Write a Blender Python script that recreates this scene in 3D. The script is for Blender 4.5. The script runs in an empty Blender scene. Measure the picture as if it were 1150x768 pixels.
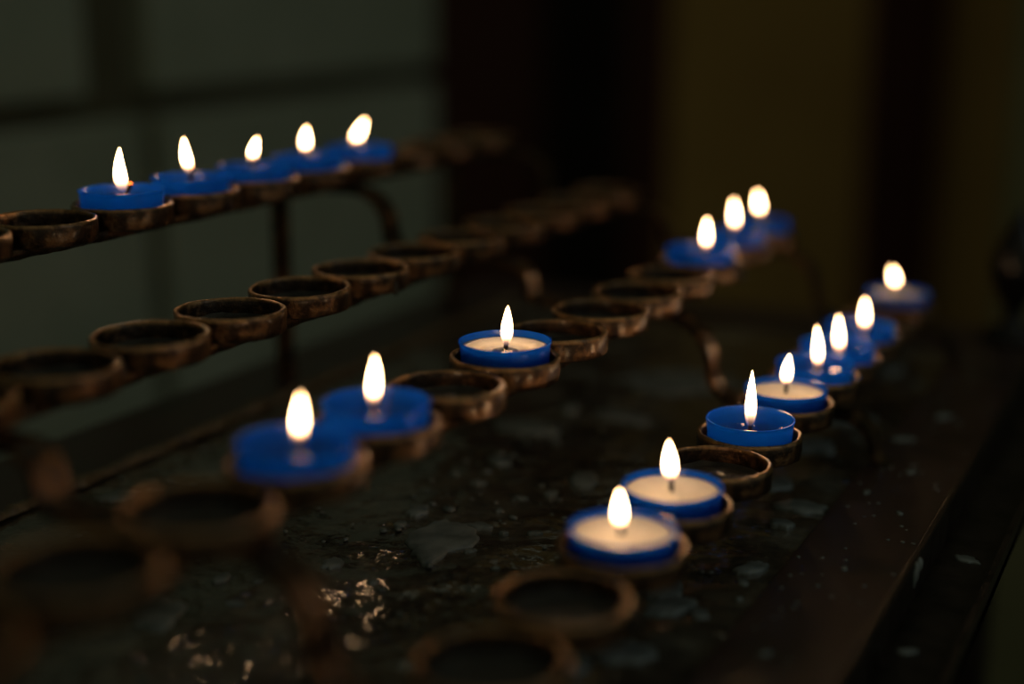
import bpy, bmesh, math, random
from mathutils import Vector, noise, Matrix

C = bpy.context.scene.collection
sc = bpy.context.scene
PI = math.pi
H = 1.15                       # lens height above the floor

# ------------------------------------------------------------ materials
def new_mat(name):
    m = bpy.data.materials.new(name); m.use_nodes = True
    nt = m.node_tree
    for n in list(nt.nodes): nt.nodes.remove(n)
    out = nt.nodes.new('ShaderNodeOutputMaterial')
    return m, nt, out

def ramp(nt, stops, src=None, interp='LINEAR'):
    r = nt.nodes.new('ShaderNodeValToRGB'); cr = r.color_ramp; cr.interpolation = interp
    while len(cr.elements) < len(stops): cr.elements.new(0.5)
    for e, (p, c) in zip(cr.elements, stops):
        e.position = p; e.color = (c[0], c[1], c[2], 1) if not isinstance(c, (int, float)) else (c, c, c, 1)
    if src is not None: nt.links.new(src, r.inputs['Fac'])
    return r

def tex(nt, scale, detail=6, rough=.6, kind='noise', stretch=None):
    tc = nt.nodes.new('ShaderNodeTexCoord')
    src = tc.outputs['Object']
    if stretch:
        mp = nt.nodes.new('ShaderNodeMapping'); mp.inputs['Scale'].default_value = stretch
        nt.links.new(src, mp.inputs['Vector']); src = mp.outputs['Vector']
    if kind == 'noise':
        n = nt.nodes.new('ShaderNodeTexNoise'); n.inputs['Detail'].default_value = detail
        n.inputs['Roughness'].default_value = rough
    else:
        n = nt.nodes.new('ShaderNodeTexVoronoi')
    n.inputs['Scale'].default_value = scale
    nt.links.new(src, n.inputs['Vector'])
    return n

def bumped(nt, bsdf, src, strength, dist):
    b = nt.nodes.new('ShaderNodeBump'); b.inputs['Strength'].default_value = strength
    b.inputs['Distance'].default_value = dist
    nt.links.new(src, b.inputs['Height']); nt.links.new(b.outputs['Normal'], bsdf.inputs['Normal'])
    return b

def noisy(name, stops, scale, rough=(.4, .6), metal=0., bump=.3, bdist=.001, spec=.5, bscale=None, stretch=None, bdetail=6):
    m, nt, out = new_mat(name)
    p = nt.nodes.new('ShaderNodeBsdfPrincipled')
    t = tex(nt, scale, stretch=stretch)
    r = ramp(nt, stops, t.outputs['Fac'])
    nt.links.new(r.outputs['Color'], p.inputs['Base Color'])
    rr = ramp(nt, [(.3, rough[0]), (.7, rough[1])], t.outputs['Fac'])
    nt.links.new(rr.outputs['Color'], p.inputs['Roughness'])
    p.inputs['Metallic'].default_value = metal
    p.inputs['Specular IOR Level'].default_value = spec
    t2 = tex(nt, bscale or scale * 2, detail=bdetail, stretch=stretch)
    bumped(nt, p, t2.outputs['Fac'], bump, bdist)
    nt.links.new(p.outputs[0], out.inputs['Surface'])
    return m

M = {}
M['iron'] = noisy('rusty_iron', [(.3, (.016, .009, .005)), (.48, (.045, .023, .011)), (.62, (.22, .105, .040)), (.74, (.045, .045, .04))], 110,
                  rough=(.26, .42), metal=.8, bump=.8, bdist=.0016, bscale=240)
_p = next(n for n in M['iron'].node_tree.nodes if n.type == 'BSDF_PRINCIPLED'); _p.inputs['Coat Weight'].default_value = .4; _p.inputs['Coat Roughness'].default_value = .2
def ring_mat():
    # same iron, top edge painted brighter for worn metal and golden flame highlights
    m = M['iron'].copy(); m.name = 'rusty_iron_worn_lit_rim'; nt = m.node_tree
    p = next(n for n in nt.nodes if n.type == 'BSDF_PRINCIPLED')
    lk = p.inputs['Base Color'].links[0]; src = lk.from_socket
    tc = nt.nodes.new('ShaderNodeTexCoord'); sp = nt.nodes.new('ShaderNodeSeparateXYZ'); nt.links.new(tc.outputs['Object'], sp.inputs[0])
    mr = nt.nodes.new('ShaderNodeMapRange'); mr.inputs['From Min'].default_value = -.0016; mr.inputs['From Max'].default_value = -.0002
    nt.links.new(sp.outputs['Z'], mr.inputs['Value'])
    t = tex(nt, 210, 4); rr = ramp(nt, [(.35, .25), (.55, 1.)], t.outputs['Fac'])
    mu = nt.nodes.new('ShaderNodeMath'); mu.operation = 'MULTIPLY'; nt.links.new(mr.outputs[0], mu.inputs[0]); nt.links.new(rr.outputs['Color'], mu.inputs[1])
    mx = nt.nodes.new('ShaderNodeMix'); mx.data_type = 'RGBA'; nt.links.new(mu.outputs[0], mx.inputs['Factor'])
    nt.links.new(src, mx.inputs['A']); mx.inputs['B'].default_value = (.50, .26, .10, 1)
    nt.links.new(mx.outputs['Result'], p.inputs['Base Color'])
    return m
M['ring'] = ring_mat()
M['iron_dark'] = noisy('blackened_iron', [(.3, (.012, .009, .007)), (.7, (.045, .030, .020))], 60, rough=(.3, .55), metal=.5, bump=.4, bdist=.001)
M['frame'] = noisy('rust_red_sheet', [(.3, (.016, .007, .004)), (.5, (.04, .013, .007)), (.75, (.055, .026, .016))], 30, rough=(.4, .7), metal=.3, bump=.35, bdist=.001, bscale=120)
_p = next(n for n in M['frame'].node_tree.nodes if n.type == 'BSDF_PRINCIPLED'); _p.inputs['Coat Weight'].default_value = .7; _p.inputs['Coat Roughness'].default_value = .28
M['wax_drop'] = noisy('old_grey_wax', [(.3, (.07, .08, .07)), (.55, (.2, .21, .19)), (.7, (.27, .28, .25))], 70, rough=(.3, .5), bump=.2, bdist=.0006)
M['residue'] = noisy('dark_wax_residue', [(.3, (.012, .014, .014)), (.62, (.05, .04, .028)), (.75, (.05, .09, .11))], 120, rough=(.25, .5), bump=.6, bdist=.0015)
M['plaster'] = noisy('grey_green_stone', [(.3, (.27, .29, .20)), (.7, (.36, .37, .27))], 6, rough=(.8, .9), bump=.2, bdist=.003, spec=.2)
M['joint'] = noisy('dark_joint', [(.3, (.10, .09, .05)), (.7, (.15, .13, .08))], 6, rough=(.8, .9), bump=.2, bdist=.003, spec=.1)
M['olive'] = noisy('ochre_plaster', [(.3, (.30, .18, .05)), (.7, (.38, .235, .07))], 2.5, rough=(.8, .9), bump=.2, bdist=.004, spec=.2)
M['wood'] = noisy('dark_red_wood', [(.3, (.035, .007, .002)), (.7, (.055, .011, .004))], 5, rough=(.5, .7), bump=.2, bdist=.002, spec=.2, stretch=(6, 6, .6))
M['floor'] = noisy('dark_floor', [(.3, (.02, .016, .01)), (.7, (.035, .03, .02))], 4, rough=(.5, .7), bump=.1)

# tray pan: dark sheet crusted with soot and thin glossy wax
def pan_mat():
    m, nt, out = new_mat('sooty_waxed_sheet')
    p = nt.nodes.new('ShaderNodeBsdfPrincipled')
    t = tex(nt, 16, 8, .65); t2 = tex(nt, 70, 8, .7)
    c = ramp(nt, [(.35, (.04, .032, .020)), (.5, (.085, .066, .042)), (.60, (.12, .105, .075)), (.72, (.20, .20, .165))], t.outputs['Fac'])
    c2 = ramp(nt, [(.35, (.45, .45, .45)), (.65, (1.5, 1.4, 1.3))], t2.outputs['Fac'])
    mx = nt.nodes.new('ShaderNodeMix'); mx.data_type = 'RGBA'; mx.blend_type = 'MULTIPLY'; mx.inputs['Factor'].default_value = 1
    nt.links.new(c.outputs['Color'], mx.inputs['A']); nt.links.new(c2.outputs['Color'], mx.inputs['B'])
    nt.links.new(mx.outputs['Result'], p.inputs['Base Color'])
    r = ramp(nt, [(.38, .20), (.62, .5)], t.outputs['Fac'])
    nt.links.new(r.outputs['Color'], p.inputs['Roughness'])
    p.inputs['Metallic'].default_value = .1
    bt = tex(nt, 34, 3, .55, stretch=(1, 1, 1)); bt2 = tex(nt, 130, 3, .5)
    ad = nt.nodes.new('ShaderNodeMath'); ad.operation = 'MULTIPLY_ADD'; ad.inputs[1].default_value = .25
    nt.links.new(bt2.outputs['Fac'], ad.inputs[0]); nt.links.new(bt.outputs['Fac'], ad.inputs[2])
    bumped(nt, p, ad.outputs[0], .9, .006)
    # a film of clear spilt wax, wavy and glossy, over parts of the sheet
    t3 = tex(nt, 9, 3, .5); cw = ramp(nt, [(.30, .5), (.45, 1.)], t3.outputs['Fac'])
    nt.links.new(cw.outputs['Color'], p.inputs['Coat Weight']); p.inputs['Coat Roughness'].default_value = .035; p.inputs['Coat IOR'].default_value = 2.3
    w1 = tex(nt, 165, 1.5, .5, stretch=(.85, 1.15, 1)); b = nt.nodes.new('ShaderNodeBump'); b.inputs['Strength'].default_value = 1; b.inputs['Distance'].default_value = .00042
    nt.links.new(w1.outputs['Fac'], b.inputs['Height']); nt.links.new(b.outputs['Normal'], p.inputs['Coat Normal'])
    nt.links.new(p.outputs[0], out.inputs['Surface'])
    return m
M['pan'] = pan_mat()

def blue_mat():
    m, nt, out = new_mat('translucent_blue_plastic')
    p = nt.nodes.new('ShaderNodeBsdfPrincipled')
    p.inputs['Base Color'].default_value = (.006, .115, .66, 1)
    p.inputs['Roughness'].default_value = .22
    tr = nt.nodes.new('ShaderNodeBsdfTranslucent'); tr.inputs['Color'].default_value = (.04, .38, 1, 1)
    mx = nt.nodes.new('ShaderNodeMixShader'); mx.inputs['Fac'].default_value = .55
    nt.links.new(p.outputs[0], mx.inputs[1]); nt.links.new(tr.outputs[0], mx.inputs[2])
    nt.links.new(mx.outputs[0], out.inputs['Surface'])
    return m
M['blue'] = blue_mat()

def simple(name, col, rough=.5, metal=0, sss=0, spec=.5, emit=None):
    m, nt, out = new_mat(name)
    p = nt.nodes.new('ShaderNodeBsdfPrincipled')
    p.inputs['Base Color'].default_value = (*col, 1); p.inputs['Roughness'].default_value = rough
    p.inputs['Metallic'].default_value = metal; p.inputs['Specular IOR Level'].default_value = spec
    if sss:
        p.inputs['Subsurface Weight'].default_value = sss
        p.inputs['Subsurface Radius'].default_value = (1, .6, .4); p.inputs['Subsurface Scale'].default_value = .004
    if emit:
        p.inputs['Emission Color'].default_value = (*emit[:3], 1); p.inputs['Emission Strength'].default_value = emit[3]
    nt.links.new(p.outputs[0], out.inputs['Surface'])
    return m
M['wax'] = noisy('ivory_wax', [(.3, (.76, .70, .64)), (.7, (.86, .82, .76))], 160, rough=(.3, .45), bump=.25, bdist=.0006)
M['wick'] = simple('burnt_wick', (.012, .009, .008), .8)
M['ember'] = simple('glowing_wick_tip', (.05, .01, .0), .8, emit=(1, .16, .02, 5))
M['tab'] = simple('tin_tab', (.75, .72, .68), .25, 1)

def liquid_mat():
    m, nt, out = new_mat('melted_wax')
    tr = nt.nodes.new('ShaderNodeBsdfTransparent'); tr.inputs['Color'].default_value = (.93, .93, .93, 1)
    gl = nt.nodes.new('ShaderNodeBsdfGlossy'); gl.inputs['Roughness'].default_value = .06
    lw = nt.nodes.new('ShaderNodeLayerWeight'); lw.inputs['Blend'].default_value = .5
    pw = nt.nodes.new('ShaderNodeMath'); pw.operation = 'POWER'; pw.inputs[1].default_value = 5; nt.links.new(lw.outputs['Facing'], pw.inputs[0])
    fr = nt.nodes.new('ShaderNodeMath'); fr.operation = 'MULTIPLY_ADD'; fr.inputs[1].default_value = .6; fr.inputs[2].default_value = .03; nt.links.new(pw.outputs[0], fr.inputs[0])
    mx = nt.nodes.new('ShaderNodeMixShader')
    nt.links.new(fr.outputs[0], mx.inputs['Fac']); nt.links.new(tr.outputs[0], mx.inputs[1]); nt.links.new(gl.outputs[0], mx.inputs[2])
    nt.links.new(mx.outputs[0], out.inputs['Surface'])
    return m
M['liquid'] = liquid_mat()

def flame_mat():
    m, nt, out = new_mat('candle_flame')
    tc = nt.nodes.new('ShaderNodeTexCoord'); sp = nt.nodes.new('ShaderNodeSeparateXYZ')
    nt.links.new(tc.outputs['Generated'], sp.inputs[0])
    z = sp.outputs['Z']
    col = ramp(nt, [(0, (.25, .3, .9)), (.10, (.9, .5, .4)), (.22, (1, .56, .26)), (.42, (1, .61, .31)), (1, (1, .57, .25))], z)
    st = ramp(nt, [(0, .01), (.10, .03), (.2, .10), (.38, .75), (.6, 1.0), (1, .8)], z)
    mu = nt.nodes.new('ShaderNodeMath'); mu.operation = 'MULTIPLY'; mu.inputs[1].default_value = FL
    nt.links.new(st.outputs['Color'], mu.inputs[0])
    em = nt.nodes.new('ShaderNodeEmission'); nt.links.new(col.outputs['Color'], em.inputs['Color']); nt.links.new(mu.outputs[0], em.inputs['Strength'])
    tr = nt.nodes.new('ShaderNodeBsdfTransparent')
    al = ramp(nt, [(0, .10), (.12, .22), (.24, .5), (.42, .95), (.5, 1.)], z)
    mx = nt.nodes.new('ShaderNodeMixShader')
    nt.links.new(al.outputs['Color'], mx.inputs['Fac']); nt.links.new(tr.outputs[0], mx.inputs[1]); nt.links.new(em.outputs[0], mx.inputs[2])
    nt.links.new(mx.outputs[0], out.inputs['Surface'])
    return m
FL = 36.0
M['flame'] = flame_mat()

# ------------------------------------------------------------ helpers
def link_mesh(name, bm, mat, parent=None, loc=(0, 0, 0), smooth=True):
    me = bpy.data.meshes.new(name)
    bmesh.ops.recalc_face_normals(bm, faces=bm.faces)
    bm.to_mesh(me); bm.free()
    if smooth:
        for f in me.polygons: f.use_smooth = True
    me.materials.append(mat)
    o = bpy.data.objects.new(name, me); C.objects.link(o)
    o.location = loc
    if parent: o.parent = parent
    return o

def sharp(o, deg=35):
    me = o.data
    me.set_sharp_from_angle(angle=math.radians(deg))
    return o

def empty(name, loc, label=None, cat=None, group=None):
    o = bpy.data.objects.new(name, None); C.objects.link(o); o.location = loc; o.empty_display_size = .02
    if label: o['label'] = label
    if cat: o['category'] = cat
    if group: o['group'] = group
    return o

def lathe(bm, prof, seg=48, closed=True, cx=0, cy=0):
    """prof: list of (r, z); a closed loop when closed, else capped where r == 0"""
    rings = []
    for r, z in prof:
        if r < 1e-6: rings.append([bm.verts.new((cx, cy, z))])
        else: rings.append([bm.verts.new((cx + r * math.cos(2 * PI * k / seg), cy + r * math.sin(2 * PI * k / seg), z)) for k in range(seg)])
    n = len(rings); rng = range(n if closed else n - 1)
    for i in rng:
        a, b = rings[i], rings[(i + 1) % n]
        for k in range(seg):
            k2 = (k + 1) % seg
            if len(a) == 1 and len(b) == 1: continue
            if len(a) == 1: bm.faces.new((a[0], b[k], b[k2]))
            elif len(b) == 1: bm.faces.new((a[k], a[k2], b[0]))
            else: bm.faces.new((a[k], a[k2], b[k2], b[k]))

def box(bm, x0, x1, y0, y1, z0, z1):
    v = [bm.verts.new(p) for p in ((x0, y0, z0), (x1, y0, z0), (x1, y1, z0), (x0, y1, z0), (x0, y0, z1), (x1, y0, z1), (x1, y1, z1), (x0, y1, z1))]
    fs = []
    for f in ((0, 3, 2, 1), (4, 5, 6, 7), (0, 1, 5, 4), (1, 2, 6, 5), (2, 3, 7, 6), (3, 0, 4, 7)): fs.append(bm.faces.new([v[i] for i in f]))
    return v, fs

def bevel_all(bm, w, seg=2):
    bmesh.ops.bevel(bm, geom=list(bm.edges), offset=w, segments=seg, affect='EDGES', profile=.5)

def rough_up(bm, amp, scale, seed=0, only=None):
    off = Vector((seed * 3.1, seed * 1.7, seed * .9))
    for v in bm.verts:
        n = noise.noise_vector(v.co * scale + off) + .5 * noise.noise_vector(v.co * scale * 2.7 + off)
        v.co += n * amp

# ------------------------------------------------------------ rack geometry
# x runs across the shelves (towards the front), y along them, z up.
PITCH = .0491
ROW = dict(A=(-.4474, .4933, -.089), B=(-.3604, .4075, -.122), C=(-.2581, .357, -.1408), D=(-.1744, .4298, -.1815))   # x, y of holder 0, z of a candle's rim
RIM_DROP = .006; RING_H = .0098; BAR_T = .004
TRAY_Z = H - .228
rack = empty('candle_rack', (-.28, .55, 0), 'rusty iron stepped votive rack of ring holders above a wax-spattered tray', 'candle rack')
RO = Vector(rack.location)
def part(name, bm, mat, smooth=True):
    o = link_mesh(name, bm, mat, None, smooth=smooth)
    for v in o.data.vertices: v.co -= RO
    o.parent = rack
    return o

def holder_pos(row, j):
    x, y, z = ROW[row]; return Vector((x, y + PITCH * j, H + z - RIM_DROP))

# measured places along the shelves (irregular by hand welding)
JY = {'A': {1: .542, 2: .5915, 3: .640, 4: .6905}, 'C': {1: .405, 3: .504, 8: .742, 9: .8, 10: .851},
      'D': {1: .478, 3: .5735, 4: .6275, 5: .679, 6: .7225, 7: .771, 9: .869}}
def jy(row, j): return JY.get(row, {}).get(j, ROW[row][1] + PITCH * j)
JY['C'][7] = .696; JY['C'][6] = .649; JY['C'][5] = .602; JY['C'][4] = .553

random.seed(4)
cups = {}
def make_cup(row, j, seed):
    rnd = random.Random(seed)
    base = holder_pos(row, j); base.y = jy(row, j)
    bm = bmesh.new()
    ro, ri = .0226, .0204
    prof = [(ri + .0003, 0), (ri, -.0006), (ri, -.0045), (ri - .0002, -RING_H + .0014), (0, -RING_H + .0014), (0, -RING_H),
            (ro - .0015, -RING_H), (ro - .0003, -RING_H + .0008), (ro, -.006), (ro, -.003), (ro, -.0006), (ro - .0004, 0), ((ro + ri) / 2, .0003)]
    lathe(bm, prof[:4] + [(.006, -RING_H + .0014), (0, -RING_H + .0014)], 56, closed=False)
    lathe(bm, [prof[0], prof[12], prof[11], prof[10], prof[9], prof[8], prof[7], prof[6], (.006, -RING_H), (0, -RING_H)], 56, closed=False)
    bmesh.ops.remove_doubles(bm, verts=bm.verts, dist=1e-5)
    rough_up(bm, .00030, 170, seed)
    # a hand-bent band: slightly out of round
    e, a = rnd.uniform(.005, .02), rnd.uniform(0, PI)
    for v in bm.verts:
        d = Vector((math.cos(a), math.sin(a), 0)); v.co += d * v.co.dot(d) * e
    tilt = Matrix.Rotation(math.radians(rnd.uniform(-1.2, 1.2)), 4, 'X') @ Matrix.Rotation(math.radians(rnd.uniform(-1.2, 1.2)), 4, 'Y')
    bmesh.ops.transform(bm, matrix=tilt, verts=bm.verts)
    o = link_mesh('ring_holder', bm, M['ring'], rack)
    sharp(o, 50)
    o.location = base - RO
    cups[(row, j)] = o
    # drips hanging from the band
    if rnd.random() < .45:
        b2 = bmesh.new()
        for k in range(1):
            an = rnd.uniform(-PI, PI); L = rnd.uniform(.004, .008); w = rnd.uniform(.0016, .0028)
            mt = Matrix.Translation((math.cos(an) * (ro + w * .2), math.sin(an) * (ro + w * .2), -.0035 - L * .6)) @ Matrix.Diagonal((w * .7, w * .7, L * .6, 1))
            bmesh.ops.create_uvsphere(b2, u_segments=10, v_segments=8, radius=1, matrix=mt)
        rough_up(b2, .0006, 260, seed)
        d = link_mesh('wax_drip', b2, M['residue'], o)
    return o

filled = {('A', j) for j in range(5)} | {('C', 0), ('C', 1), ('C', 3), ('C', 8), ('C', 9), ('C', 10)} | {('D', j) for j in (0, 1, 3, 4, 5, 6, 7, 9)}
extent = {'A': (-3, 7), 'B': (-3, 9), 'C': (-3, 10), 'D': (-3, 9)}
sd = 10
for row, (a, b) in extent.items():
    for j in range(a, b + 1):
        sd += 1
        o = make_cup(row, j, sd)
        if (row, j) not in filled:                                  # lumpy dregs inside an empty holder
            bm = bmesh.new()
            rg = 9; seg = 26; grid = [[bm.verts.new((0, 0, .0012))]]
            R0 = .0197
            for i in range(1, rg):
                grid.append([])
                for k in range(seg):
                    r = R0 * i / (rg - 1); an = 2 * PI * k / seg
                    p = Vector((r * math.cos(an), r * math.sin(an), 0))
                    h = .0010 + .0016 * max(0, noise.noise(p * 130 + Vector((sd, 0, 0)))) + (.0012 if i == rg - 1 else 0)
                    bm_v = bm.verts.new((p.x, p.y, h)); grid[-1].append(bm_v)
            for k in range(seg): bm.faces.new((grid[0][0], grid[1][k], grid[1][(k + 1) % seg]))
            for i in range(1, rg - 1):
                for k in range(seg): bm.faces.new((grid[i][k], grid[i][(k + 1) % seg], grid[i + 1][(k + 1) % seg], grid[i + 1][k]))
            if (row, j) in (('C', 2), ('D', 2)):
                mt = Matrix.Translation((.002, -.004, .003)) @ Matrix.Diagonal((.005, .004, .003, 1))
                bmesh.ops.create_uvsphere(bm, u_segments=14, v_segments=8, radius=1, matrix=mt)
            res = link_mesh('wax_residue', bm, M['residue'], o, (0, 0, -RING_H + .0012))

# shelf bars: one flat bar under each row of rings
for row, (a, b) in extent.items():
    x, y0, z = ROW[row]; zt = H + z - RIM_DROP - RING_H + .0003
    ya, yb = y0 + PITCH * a - .03, jy(row, b) + .022
    bm = bmesh.new(); n = int((yb - ya) / .004); prof = [(-.009, 0), (-.0085, -BAR_T), (.0085, -BAR_T), (.009, 0), (.0085, .0004), (-.0085, .0004)]
    rings = []
    for i in range(n + 1):
        yy = ya + (yb - ya) * i / n
        rings.append([bm.verts.new((x + px, yy, zt + pz)) for px, pz in prof])
    for i in range(n):
        for k in range(6): bm.faces.new((rings[i][k], rings[i][(k + 1) % 6], rings[i + 1][(k + 1) % 6], rings[i + 1][k]))
    bm.faces.new(rings[0][::-1]); bm.faces.new(rings[-1])
    rough_up(bm, .0005, 120, ord(row))
    part('shelf_bar', bm, M['iron'])

# stepped straps
def arc(cx, cz, r, a0, a1, n=7): return [(cx + r * math.cos(math.radians(a0 + (a1 - a0) * i / n)), cz + r * math.sin(math.radians(a0 + (a1 - a0) * i / n))) for i in range(n + 1)]
def zbar(row): return H + ROW[row][2] - RIM_DROP - RING_H - BAR_T + .0003
def strap_path():
    P = []
    zA = zbar('A') - .0016
    P.append((ROW['A'][0] - .0405, TRAY_Z + .0015)); P.append((ROW['A'][0] - .0405, zA - .012))
    P += arc(ROW['A'][0] - .0285, zA - .012, .012, 180, 90)
    rows = 'ABCD'
    for i, r in enumerate(rows):
        x = ROW[r][0]; z = zbar(r) - .0016
        zn = (zbar(rows[i + 1]) - .0016) if i < 3 else TRAY_Z + .0018
        drop = z - zn; r1 = drop * .62; r2 = drop - r1
        xo = x + .034
        P += arc(xo - r1, z - r1, r1, 90, 0)
        P += arc(xo + r2, zn + r2, r2, 180, 270)
    P.append((P[-1][0] + (.006), P[-1][1]))
    return P
def sweep(bm, P, ymid, w, t):
    rings = []
    for i, (x, z) in enumerate(P):
        a = P[max(0, i - 1)]; b = P[min(len(P) - 1, i + 1)]
        d = Vector((b[0] - a[0], b[1] - a[1])).normalized(); nn = Vector((-d.y, d.x)) * t / 2
        rings.append([bm.verts.new(q) for q in ((x + nn.x, ymid - w / 2, z + nn.y), (x + nn.x, ymid + w / 2, z + nn.y), (x - nn.x, ymid + w / 2, z - nn.y), (x - nn.x, ymid - w / 2, z - nn.y))])
    for i in range(len(P) - 1):
        for k in range(4): bm.faces.new((rings[i][k], rings[i][(k + 1) % 4], rings[i + 1][(k + 1) % 4], rings[i + 1][k]))
    bm.faces.new(rings[0][::-1]); bm.faces.new(rings[-1])
def dedupe(P):
    Q = [P[0]]
    for p in P[1:]:
        if math.dist(p, Q[-1]) > 5e-4: Q.append(p)
    return Q
for ym in (.318, .668, .87):
    bm = bmesh.new(); sweep(bm, dedupe(strap_path()), ym, .0145, .0032)
    bmesh.ops.bevel(bm, geom=[e for e in bm.edges if e.calc_face_angle(0) > 1.2], offset=.0005, segments=1, affect='EDGES')
    o = part('stepped_strap', bm, M['iron']); sharp(o, 40)

# ------------------------------------------------------------ tray
Y0, Y1 = -.02, .985
XL, XI, XJ, XR = -.522, -.468, -.143, -.097
def grid_sheet(x0, x1, y0, y1, ztop, t, nx, ny, amp, sc_, seed):
    bm = bmesh.new(); T = []; B = []
    for i in range(nx + 1):
        T.append([]); B.append([])
        for k in range(ny + 1):
            x = x0 + (x1 - x0) * i / nx; y = y0 + (y1 - y0) * k / ny
            p = Vector((x, y, seed)); h = amp * (noise.noise(p * sc_) + .5 * noise.noise(p * sc_ * 2.9))
            T[-1].append(bm.verts.new((x, y, ztop + h))); B[-1].append(bm.verts.new((x, y, ztop - t)))
    for i in range(nx):
        for k in range(ny):
            bm.faces.new((T[i][k], T[i + 1][k], T[i + 1][k + 1], T[i][k + 1]))
            bm.faces.new((B[i][k], B[i][k + 1], B[i + 1][k + 1], B[i + 1][k]))
    for i in range(nx):
        bm.faces.new((T[i][0], B[i][0], B[i + 1][0], T[i + 1][0])); bm.faces.new((T[i][ny], T[i + 1][ny], B[i + 1][ny], B[i][ny]))
    for k in range(ny):
        bm.faces.new((T[0][k], T[0][k + 1], B[0][k + 1], B[0][k])); bm.faces.new((T[nx][k], B[nx][k], B[nx][k + 1], T[nx][k + 1]))
    return bm
pan = part('tray', grid_sheet(XI, XJ + .001, Y0 + .04, Y1 - .05, TRAY_Z, .003, 160, 400, .0010, 38, 1), M['pan']); sharp(pan, 60)
# border frame: four flat strips standing a little proud of the pan, one mesh
bm = bmesh.new()
FZ = TRAY_Z + .0035
for (x0, x1, y0, y1) in ((XL, XI, Y0, Y1), (XJ, XR, Y0, Y1), (XI, XJ, Y0, Y0 + .045), (XI, XJ, Y1 - .055, Y1)):
    b2 = bmesh.new(); box(b2, x0, x1, y0, y1, TRAY_Z - .006, FZ); bevel_all(b2, .0008, 2)
    me = bpy.data.meshes.new('tmp'); b2.to_mesh(me); b2.free(); bm.from_mesh(me); bpy.data.meshes.remove(me)
part('tray_frame', bm, M['frame'], smooth=False)
# outer lips and lower ledge on the front side
bm = bmesh.new(); b2 = bmesh.new()
box(bm, XR - .0015, XR + .0015, Y0, Y1, TRAY_Z - .012, FZ + .0022); bevel_all(bm, .0006, 2)
part('front_lip', bm, M['iron_dark'], smooth=False)
bm = bmesh.new(); box(bm, XR, -.069, Y0, Y1, TRAY_Z - .0165, TRAY_Z - .012); box(bm, -.0715, -.069, Y0, Y1, TRAY_Z - .0165, TRAY_Z - .006)
part('front_ledge', bm, M['iron_dark'], smooth=False)
# crust of old wax along the back edge of the pan
bm = bmesh.new(); n = 500; pr = 6; rings = []
for i in range(n + 1):
    y = Y0 + .05 + (Y1 - Y0 - .11) * i / n
    h = .0035 + .003 * noise.noise(Vector((0, y * 60, 0))) + .0018 * noise.noise(Vector((3, y * 240, 0)))
    w = .0036 + .0042 * noise.noise(Vector((9, y * 60, 0))) + .0015 * noise.noise(Vector((9, y * 200, 4)))
    rings.append([bm.verts.new((XI + .0015 + w * math.cos(PI * k / pr), y, TRAY_Z + .0015 + h * math.sin(PI * k / pr))) for k in range(pr + 1)])
for i in range(n):
    for k in range(pr): bm.faces.new((rings[i][k], rings[i][k + 1], rings[i + 1][k + 1], rings[i + 1][k]))
part('wax_crust', bm, noisy('brown_crust', [(.3, (.06, .04, .02)), (.7, (.22, .15, .08))], 150, rough=(.25, .45), bump=.6, bdist=.0015))

def puddle(x, y, size, seed, elong=1.6, z=None):
    bm = bmesh.new(); seg = 40; R = size / 2; levels = [(1.0, -.0016), (1.0, .0003), (.94, .0010), (.75, .0014), (.4, .0015)]
    rings = []; rnd = random.Random(seed); a0 = rnd.uniform(0, PI)
    for f, zz in levels:
        ring = []
        for k in range(seg):
            an = 2 * PI * k / seg
            d = Vector((math.cos(an), math.sin(an), seed * .37))
            rr = R * (1 + .42 * noise.noise(d * 1.3) + .22 * noise.noise(d * 3.7) + .08 * noise.noise(d * 8)) * f
            px, py = rr * math.cos(an) * elong ** .5, rr * math.sin(an) / elong ** .5
            # long side lies along the lens' horizontal, roughly as the wax ran down the sheet
            ca, sa = math.cos(a0), math.sin(a0)
            ring.append(bm.verts.new((px * ca - py * sa, px * sa + py * ca, zz * (1 if size > .01 else .6))))
        rings.append(ring)
    top = bm.verts.new((0, 0, .0015 if size > .01 else .0009))
    for i in range(len(rings) - 1):
        for k in range(seg): bm.faces.new((rings[i][k], rings[i][(k + 1) % seg], rings[i + 1][(k + 1) % seg], rings[i + 1][k]))
    for k in range(seg): bm.faces.new((rings[-1][k], rings[-1][(k + 1) % seg], top))
    o = link_mesh('wax_puddle', bm, M['wax_drop'], rack)
    o.location = Vector((x, y, z if z else TRAY_Z + .0004)) - RO
    return o
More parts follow.
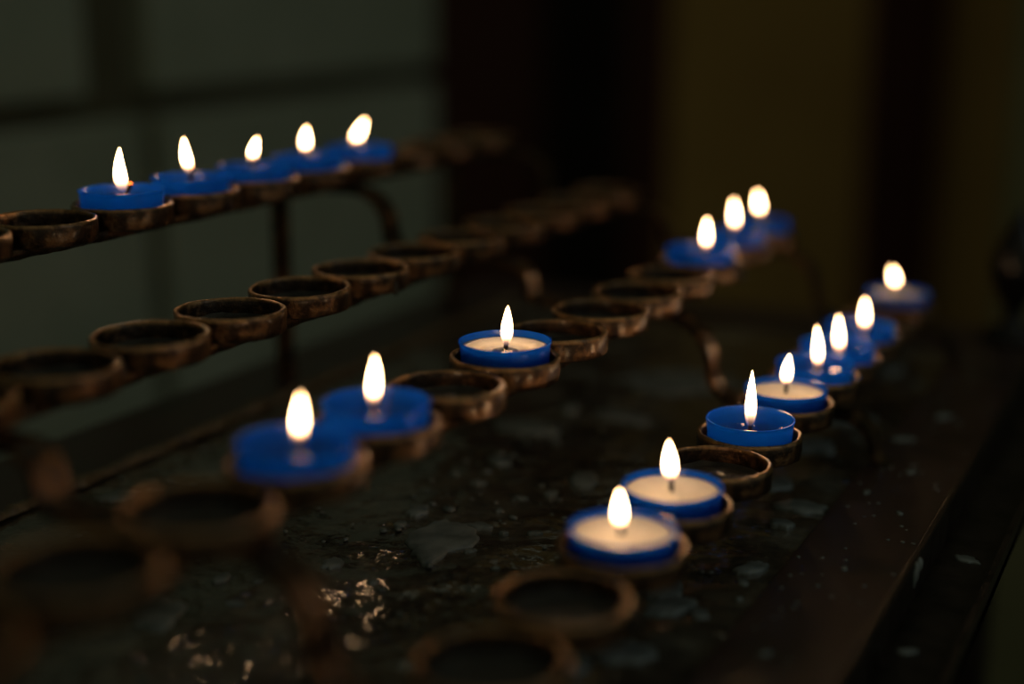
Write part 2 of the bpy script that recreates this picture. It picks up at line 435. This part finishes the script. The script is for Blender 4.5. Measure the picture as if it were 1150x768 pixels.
PUD = [(-0.282, 0.492, 0.0318), (-0.275, 0.513, 0.0085), (-0.302, 0.562, 0.0059), (-0.276, 0.533, 0.004), (-0.265, 0.564, 0.0074), (-0.308, 0.516, 0.0119), (-0.172, 0.472, 0.0168), (-0.16, 0.471, 0.0087), (-0.181, 0.486, 0.0208), (-0.173, 0.428, 0.0188), (-0.185, 0.41, 0.0153), (-0.155, 0.521, 0.0122), (-0.154, 0.506, 0.0056), (-0.156, 0.598, 0.02), (-0.176, 0.623, 0.0168), (-0.196, 0.592, 0.0098), (-0.158, 0.574, 0.0101), (-0.441, 0.469, 0.0155), (-0.309, 0.449, 0.0094), (-0.321, 0.4, 0.0054), (-0.34, 0.417, 0.0071), (-0.325, 0.42, 0.0035), (-0.321, 0.651, 0.0285), (-0.314, 0.692, 0.0148), (-0.307, 0.593, 0.0105), (-0.275, 0.773, 0.0581), (-0.182, 0.688, 0.0274), (-0.179, 0.741, 0.0339), (-0.259, 0.588, 0.017), (-0.25, 0.516, 0.0053), (-0.265, 0.486, 0.0044), (-0.174, 0.858, 0.0218), (-0.281, 0.69, 0.0291), (-0.284, 0.441, 0.0049), (-0.307, 0.499, 0.0062), (-0.277, 0.502, 0.0038), (-0.262, 0.51, 0.0031), (-0.275, 0.552, 0.0049), (-0.37, 0.356, 0.0197), (-0.34, 0.38, 0.0233)]
for i, (x, y, s) in enumerate(PUD):
    o = puddle(x, y, s, 30 + i)
    if i == 0: o['label'] = 'largest pale grey puddle of hardened wax'
# wax on the front ledge and on the lip
for i, (x, y, s) in enumerate([(-.088, .50, .006), (-.085, .44, .008), (-.086, .40, .006), (-.084, .60, .009)]):
    puddle(x, y, s, 90 + i, z=TRAY_Z - .0118)
for i, (x, y, s) in enumerate([(-.114, .602, .0031), (-.124, .76, .0096), (-.126, .444, .0037), (-.121, .66, .005), (-.133, .622, .004), (-.135, .71, .010), (-.12, .53, .003)]):
    puddle(x, y, s, 95 + i, z=FZ + .0001)
# countless tiny droplets
bm = bmesh.new(); rnd = random.Random(8)
for i in range(420):
    x, y = rnd.uniform(XI + .01, XJ - .003), rnd.uniform(.25, .92)
    if noise.noise(Vector((x * 14, y * 14, 2))) < -.08: continue
    r = rnd.uniform(.0006, .0019) * (1 + (rnd.random() < .08))
    mt = Matrix.Translation((x, y, TRAY_Z + .0007)) @ Matrix.Rotation(rnd.uniform(0, 3), 4, 'Z') @ Matrix.Diagonal((r * rnd.uniform(1, 1.7), r, min(r * .6, .0009), 1))
    bmesh.ops.create_icosphere(bm, subdivisions=1, radius=1, matrix=mt)
for i in range(110):
    x, y = rnd.uniform(XJ + .003, XR - .004), rnd.uniform(.3, .92); r = rnd.uniform(.0005, .0012)
    mt = Matrix.Translation((x, y, FZ + .0001)) @ Matrix.Diagonal((r, r, r * .5, 1)); bmesh.ops.create_icosphere(bm, subdivisions=1, radius=1, matrix=mt)
rough_up(bm, .0002, 400, 3)
o = part('wax_spatter', bm, M['wax_drop']); o['kind'] = 'stuff'
# a drip hanging from the front lip
bm = bmesh.new()
for (dy, dz, a, b) in ((0, -.002, .0012, .0045), (.006, -.001, .0014, .003), (-.003, -.004, .0008, .004)):
    bmesh.ops.create_uvsphere(bm, u_segments=12, v_segments=10, radius=1, matrix=Matrix.Translation((XR + .002, .545 + dy, FZ + dz)) @ Matrix.Diagonal((a, a * 1.6, b, 1)))
part('hanging_wax_drip', bm, M['wax_drop'])

# finial post on the far front corner
FX, FY = -.117, .957
bm = bmesh.new()
prof = [(0, 0), (.019, 0), (.020, .003), (.017, .007), (.0085, .010), (.0065, .016), (.0062, .022), (.0095, .027), (.0135, .034), (.0165, .043), (.0170, .050), (.0150, .059), (.0105, .069), (.0055, .078), (.0022, .085), (0, .089)]
lathe(bm, [(r, FZ + z - .0005) for r, z in prof], 40, closed=False, cx=FX, cy=FY)
part('finial', bm, simple('gloss_black_iron', (.012, .010, .009), .22, .3))

# legs of the rack, below the tray
for lx in (XL + .03, XR - .03):
    for ly in (Y0 + .03, Y1 - .03):
        bm = bmesh.new(); box(bm, lx - .012, lx + .012, ly - .012, ly + .012, 0, TRAY_Z - .006); bevel_all(bm, .001, 1)
        part('leg', bm, M['iron_dark'], smooth=False)

# ------------------------------------------------------------ tealights
RIGHT = Vector((.8924, .4514, 0)); TOWARD = Vector((.4514, -.8924, 0))     # sideways and frontward lean directions
CH = .0145                                                                 # cup height
def profile_r(t, w, p, e): return w / 2 * max(0, math.sin(PI * min(1, t ** p))) ** e
def tealight(row, j, label, kind, fl_h, fl_w, lean=0., bend=0., base_dx=0., base_dz=0., sharpness=.62, wick_dx=.0002):
    base = holder_pos(row, j); base.y = jy(row, j)
    z0 = base.z - RING_H + .00165
    rt = empty('tealight', (base.x, base.y, z0), label, 'candle', 'lit blue tealights in the rack')
    rnd = random.Random(hash((row, j)) if False else ord(row) * 100 + j)
    # cup
    bm = bmesh.new(); ro = .019
    outer = [(0, 0), (.0155, 0), (.0172, .0006), (.0180, .002), (ro - .0004, CH - .0022), (ro - .0002, CH - .0012), (ro + .0002, CH - .0006), (ro + .0001, CH)]
    inner = [(ro - .0006, CH), (ro - .0009, CH - .0008), (ro - .0012, CH - .002), (.0171, .0026), (.0162, .0012), (0, .0009)]
    lathe(bm, outer + inner, 64, closed=False)
    rough_up(bm, .00012, 90, j + ord(row))
    cup = link_mesh('plastic_cup', bm, M['blue'], rt); sharp(cup, 50)
    # wax
    if kind == 'white': lv = CH - .0022
    elif kind == 'half': lv = CH - .0026
    else: lv = CH - .0036
    rin = .0171 + (.0178 - .0171) * (lv - .0026) / (CH - .0046) - .0001
    if kind in ('white', 'half'):
        bm = bmesh.new(); hole = .0 if kind == 'white' else .0105
        if kind == 'white':
            pr = [(0, .0014), (.0155, .0015), (.0168, .003), (rin, lv), (rin - .0012, lv - .0002), (.011, lv - .0008), (.006, lv - .0011), (.003, lv - .0007), (.0012, lv - .0004), (0, lv - .0004)]
            lathe(bm, pr, 56, closed=False)
        else:
            pr = [(hole - .003, .0014), (.0155, .0015), (.0168, .003), (rin, lv), (rin - .0015, lv - .0001), (.0138, lv - .0006), (hole + .0012, lv - .0014), (hole, lv - .0028), (hole - .001, .003)]
            lathe(bm, pr, 56, closed=True)
        for v in bm.verts:
            r = math.hypot(v.co.x, v.co.y)
            if v.co.z > .006 and r < .0165: v.co.z += .0004 * noise.noise(v.co * 300 + Vector((j, 0, 0)))
        link_mesh('wax', bm, M['wax'], rt)
    if kind in ('clear', 'half'):
        bm = bmesh.new(); R1 = rin if kind == 'clear' else .0104
        lz = lv if kind == 'clear' else lv - .0016
        lathe(bm, [(0, lz - .0002), (.0008, lz + .0003), (.003, lz), (R1 * .8, lz), (R1 - .0004, lz + .00005), (R1, lz + .0004)], 56, closed=False)
        link_mesh('melted_wax', bm, M['liquid'], rt)
    # wick tab
    tz = .0011 if kind != 'white' else lv - .0012
    bm = bmesh.new()
    if kind == 'half': tz = lv - .0022
    lathe(bm, [(0, tz + .0002), (.0052, tz + .0002), (.0055, tz + .0004), (.0052, tz + .0006), (.0018, tz + .0007), (.0012, tz + .0012), (0, tz + .0013)], 28, closed=False)
    if kind != 'white': link_mesh('wick_tab', bm, M['tab'], rt)
    else: bm.free()
    # flame frame: base point on the wick
    fb = Vector((0, 0, CH + base_dz)) + RIGHT * base_dx
    # wick
    wb = Vector((0, 0, tz)); we = fb + Vector((0, 0, fl_h * .2)) + RIGHT * wick_dx
    bm = bmesh.new(); n = 10; rings = []
    for i in range(n + 1):
        t = i / n; p = wb.lerp(Vector((fb.x, fb.y, fb.z)), t) if t < .6 else wb.lerp(fb, .6).lerp(we, (t - .6) / .4)
        r = .0009 * (1 + .25 * math.sin(i * 2.1)) * (1.25 if i > 7 else 1)
        rings.append([bm.verts.new(p + Vector((r * math.cos(2 * PI * k / 8), r * math.sin(2 * PI * k / 8), 0))) for k in range(8)])
    for i in range(n):
        for k in range(8): bm.faces.new((rings[i][k], rings[i][(k + 1) % 8], rings[i + 1][(k + 1) % 8], rings[i + 1][k]))
    bm.faces.new(rings[0][::-1]); bm.faces.new(rings[-1])
    wk = link_mesh('wick', bm, M['wick'], rt)
    # glowing tip
    bm = bmesh.new(); bmesh.ops.create_icosphere(bm, subdivisions=2, radius=.0011, matrix=Matrix.Translation(we) @ Matrix.Diagonal((1, 1, .8, 1)))
    rough_up(bm, .0002, 700, j); link_mesh('ember', bm, M['ember'], wk)
    # flame
    bm = bmesh.new(); n = 26; seg = 24; rings = []
    for i in range(n + 1):
        t = i / n; r = profile_r(t, fl_w, sharpness, .85)
        c = fb + Vector((0, 0, fl_h * t)) + RIGHT * (lean * t + bend * 4 * t * (1 - t)) 
        if i in (0, n): rings.append([bm.verts.new(c)])
        else: rings.append([bm.verts.new(c + Vector((r * math.cos(2 * PI * k / seg), r * math.sin(2 * PI * k / seg), 0))) for k in range(seg)])
    for i in range(n):
        a, b = rings[i], rings[i + 1]
        for k in range(seg):
            k2 = (k + 1) % seg
            if len(a) == 1: bm.faces.new((a[0], b[k2], b[k]))
            elif len(b) == 1: bm.faces.new((a[k], a[k2], b[0]))
            else: bm.faces.new((a[k], a[k2], b[k2], b[k]))
    link_mesh('flame', bm, M['flame'], rt)
    return rt

# lengths in metres; lean = sideways shift of the tip, bend = belly of the curve
T = [
 ('A', 0, 'lit blue tealight at the near end of the highest shelf, beside an empty holder', 'clear', 0.0205, 0.0054, -0.0006, -0.0010, 0.0010, -0.0020),
 ('A', 1, 'second lit blue tealight on the highest shelf, counted from its empty near holders', 'clear', 0.0180, 0.0046, -0.0023, -0.0006, -0.0002, 0.0005),
 ('A', 2, 'middle one of the five lit blue tealights on the highest shelf, with a small flame', 'clear', 0.0125, 0.0042, 0.0032, -0.0005, -0.0007, 0.0016),
 ('A', 3, 'fourth lit blue tealight on the highest shelf, above the curved strap', 'clear', 0.0142, 0.0046, 0.0010, -0.0004, -0.0012, 0.0010),
 ('A', 4, 'farthest lit blue tealight on the highest shelf, flame leaning right', 'clear', 0.0145, 0.0052, 0.0066, -0.0005, -0.0026, 0.0007),
 ('C', 0, 'blurred lit blue tealight nearest the camera on the middle-height shelf, tall flame', 'clear', 0.0160, 0.0038, 0.0011, 0.0000, 0.0010, -0.0012),
 ('C', 1, 'lit blue tealight with a tapering flame, just behind the nearest one on its shelf', 'clear', 0.0185, 0.0042, 0.0011, 0.0000, -0.0010, -0.0022),
 ('C', 3, 'sharp blue tealight with a ring of pale wax, alone between empty holders in the centre', 'half', 0.0175, 0.0046, 0.0007, 0.0000, 0.0005, -0.0030),
 ('C', 8, 'lit blue tealight just past the empty holders towards the far end of the third shelf', 'clear', 0.0179, 0.0040, 0.0000, 0.0000, 0.0030, -0.0015),
 ('C', 9, 'middle of the three lit blue tealights at the far end of the third shelf', 'clear', 0.0185, 0.0040, -0.0013, 0.0000, 0.0007, 0.0009),
 ('C', 10, 'farthest lit blue tealight of the three at the end of the third shelf', 'clear', 0.0150, 0.0040, -0.0020, 0.0000, 0.0000, 0.0025),
 ('D', 0, 'blurred blue tealight full of pale wax, nearest the camera on the lowest shelf', 'white', 0.0150, 0.0044, -0.0003, 0.0000, -0.0011, -0.0014),
 ('D', 1, 'blue tealight full of pale wax, second nearest on the lowest shelf, before an empty holder', 'white', 0.0170, 0.0054, -0.0011, 0.0000, -0.0006, 0.0005),
 ('D', 3, 'sharp blue tealight of clear melted wax with a thin pointed flame, right of the centre', 'clear', 0.0255, 0.0048, 0.0000, 0.0000, 0.0000, -0.0040),
 ('D', 4, 'blue tealight with ivory wax and a short flame, touching behind the sharp pointed-flame one', 'white', 0.0157, 0.0048, 0.0010, -0.0003, 0.0000, 0.0003),
 ('D', 5, 'blue tealight of clear wax, right behind the ivory-waxed one with a short flame', 'clear', 0.0225, 0.0042, -0.0014, 0.0006, 0.0010, -0.0040),
 ('D', 6, 'blurred blue tealight third from the far end of the lowest shelf', 'clear', 0.0210, 0.0040, -0.0015, 0.0000, 0.0012, -0.0060),
 ('D', 7, 'blurred blue tealight before the gap near the far end of the lowest shelf', 'clear', 0.0180, 0.0040, -0.0006, 0.0000, 0.0027, -0.0035),
 ('D', 9, 'farthest tealight on the lowest shelf, pale wax and a flame leaning left', 'white', 0.0127, 0.0038, -0.0028, 0.0004, -0.0019, 0.0022),
]
for t in T:
    row, j, lab, kind, h, w, lean, bend, dx, dz = t
    tealight(row, j, lab, kind, h, w, lean, bend, dx, dz, sharpness=.60 if (row, j) in (('D', 3), ('A', 0)) else .74, wick_dx=.0030 if (row, j) == ('A', 0) else .0002)

# ------------------------------------------------------------ the room
def struct(name, bm, mat, smooth=False):
    o = link_mesh(name, bm, mat, None, smooth=smooth); o['kind'] = 'structure'; return o
bm = bmesh.new(); box(bm, -4, 3, -2.5, 4.2, -.05, 0); struct('floor', bm, M['floor'])
# left wall of large dressed panels with sunk joints; front face at x = -0.95
WX = -.95
bm = bmesh.new(); box(bm, WX - .25, WX - .03, -1.5, 1.66, 0, 3); struct('wall_left', bm, M['joint'])
bm = bmesh.new()
zj = H - .112
ys_low = [-1.5, -.75, .02, .565 + .0, 1.66]
def slab(y0, y1, z0, z1):
    b2 = bmesh.new(); box(b2, WX - .04, WX, y0, y1, z0, z1); bevel_all(b2, .006, 3)
    me = bpy.data.meshes.new('tmp'); b2.to_mesh(me); b2.free(); bm.from_mesh(me); bpy.data.meshes.remove(me)
def y_at(px):          # where a sight line of the lens meets the wall
    a = math.atan((px - 575) / 1600) - .4682
    return WX / math.tan(a)
slab(-1.5, y_at(-260), zj + .012, H + .6); slab(y_at(-245), y_at(108), zj + .012, H + .6); slab(y_at(180), 1.66, zj + .012, H + .6)
slab(-1.5, y_at(-200), H - .95, zj - .012); slab(y_at(-190), y_at(166), H - .95, zj - .012); slab(y_at(186), 1.66, H - .95, zj - .012)
slab(-1.5, .4, H + .62, 3); slab(.42, 1.66, H + .62, 3)
o = link_mesh('trim_1', bm, M['plaster'], None, smooth=False); o['kind'] = 'structure'
# back wall with a door opening at the left
BY = 3.2
bm = bmesh.new(); box(bm, -1.20, 1.5, BY, BY + .2, 0, 3); box(bm, -4, -2.6, BY, BY + .2, 0, 3); box(bm, -2.6, -1.2, BY, BY + .2, 2.4, 3)
struct('wall_back', bm, M['olive'])
bm = bmesh.new(); box(bm, -2.6, -1.2, BY + .55, BY + .6, 0, 2.4); struct('wall_far', bm, M['floor'])
bm = bmesh.new()
for (x0, x1) in ((-2.55, -1.98), (-1.92, -1.60), (-1.36, -1.22)):
    b2 = bmesh.new(); box(b2, x0, x1, BY + .10, BY + .15, 0, 2.4)
    bevel_all(b2, .004, 1); me = bpy.data.meshes.new('tmp'); b2.to_mesh(me); b2.free(); bm.from_mesh(me); bpy.data.meshes.remove(me)
struct('door_1', bm, M['wood'])
bm = bmesh.new(); box(bm, -.73, -.575, BY - .06, BY, 0, 3); bevel_all(bm, .01, 2)
struct('trim_2', bm, M['wood'])
bm = bmesh.new(); box(bm, -.245, 1.5, 1.8, 2.2, 0, 3); bevel_all(bm, .01, 2)
struct('wall_right', bm, noisy('dim_plaster', [(.3, (.16, .15, .07)), (.7, (.22, .2, .1))], 4, rough=(.8, .9), bump=.2, bdist=.003, spec=.2))

# ------------------------------------------------------------ light: dim ambient plus an added lamp for assumed daylight
w = bpy.data.worlds.new('World'); sc.world = w; w.use_nodes = True
bg = w.node_tree.nodes['Background']; bg.inputs['Color'].default_value = (.92, .97, .70, 1); bg.inputs['Strength'].default_value = .098
L = bpy.data.lights.new('assumed_daylight_lamp', 'AREA'); L.shape = 'RECTANGLE'; L.size = 1.0; L.size_y = 1.6; L.energy = 3.0; L.color = (.55, .78, 1)  # added area lamp standing in for assumed cool daylight; no window is modelled
lo = bpy.data.objects.new('assumed_daylight_lamp', L); C.objects.link(lo)
lo.location = (2.2, .8, 2.6)
lo.rotation_euler = (Vector((-.25, .6, H - .2)) - Vector(lo.location)).to_track_quat('-Z', 'Y').to_euler()

# ------------------------------------------------------------ camera
cd = bpy.data.cameras.new('Camera'); cam = bpy.data.objects.new('Camera', cd); C.objects.link(cam)
cam.location = (0, 0, H); cam.rotation_euler = (PI / 2 - .2444, 0, .4682)
cd.sensor_width = 36; cd.lens = 50.09; cd.clip_start = .01
cd.dof.use_dof = True; cd.dof.focus_distance = .60; cd.dof.aperture_fstop = 2.0
sc.camera = cam
vs = sc.view_settings; vs.view_transform = 'Standard'; vs.look = 'None'; vs.gamma = 1; vs.exposure = 0; vs.use_curve_mapping = False
sc.cycles.use_denoising = True
sc.cycles.max_bounces = 8; sc.cycles.transparent_max_bounces = 16
sc.cycles.sample_clamp_indirect = 4
sc.cycles.caustics_reflective = False; sc.cycles.caustics_refractive = False
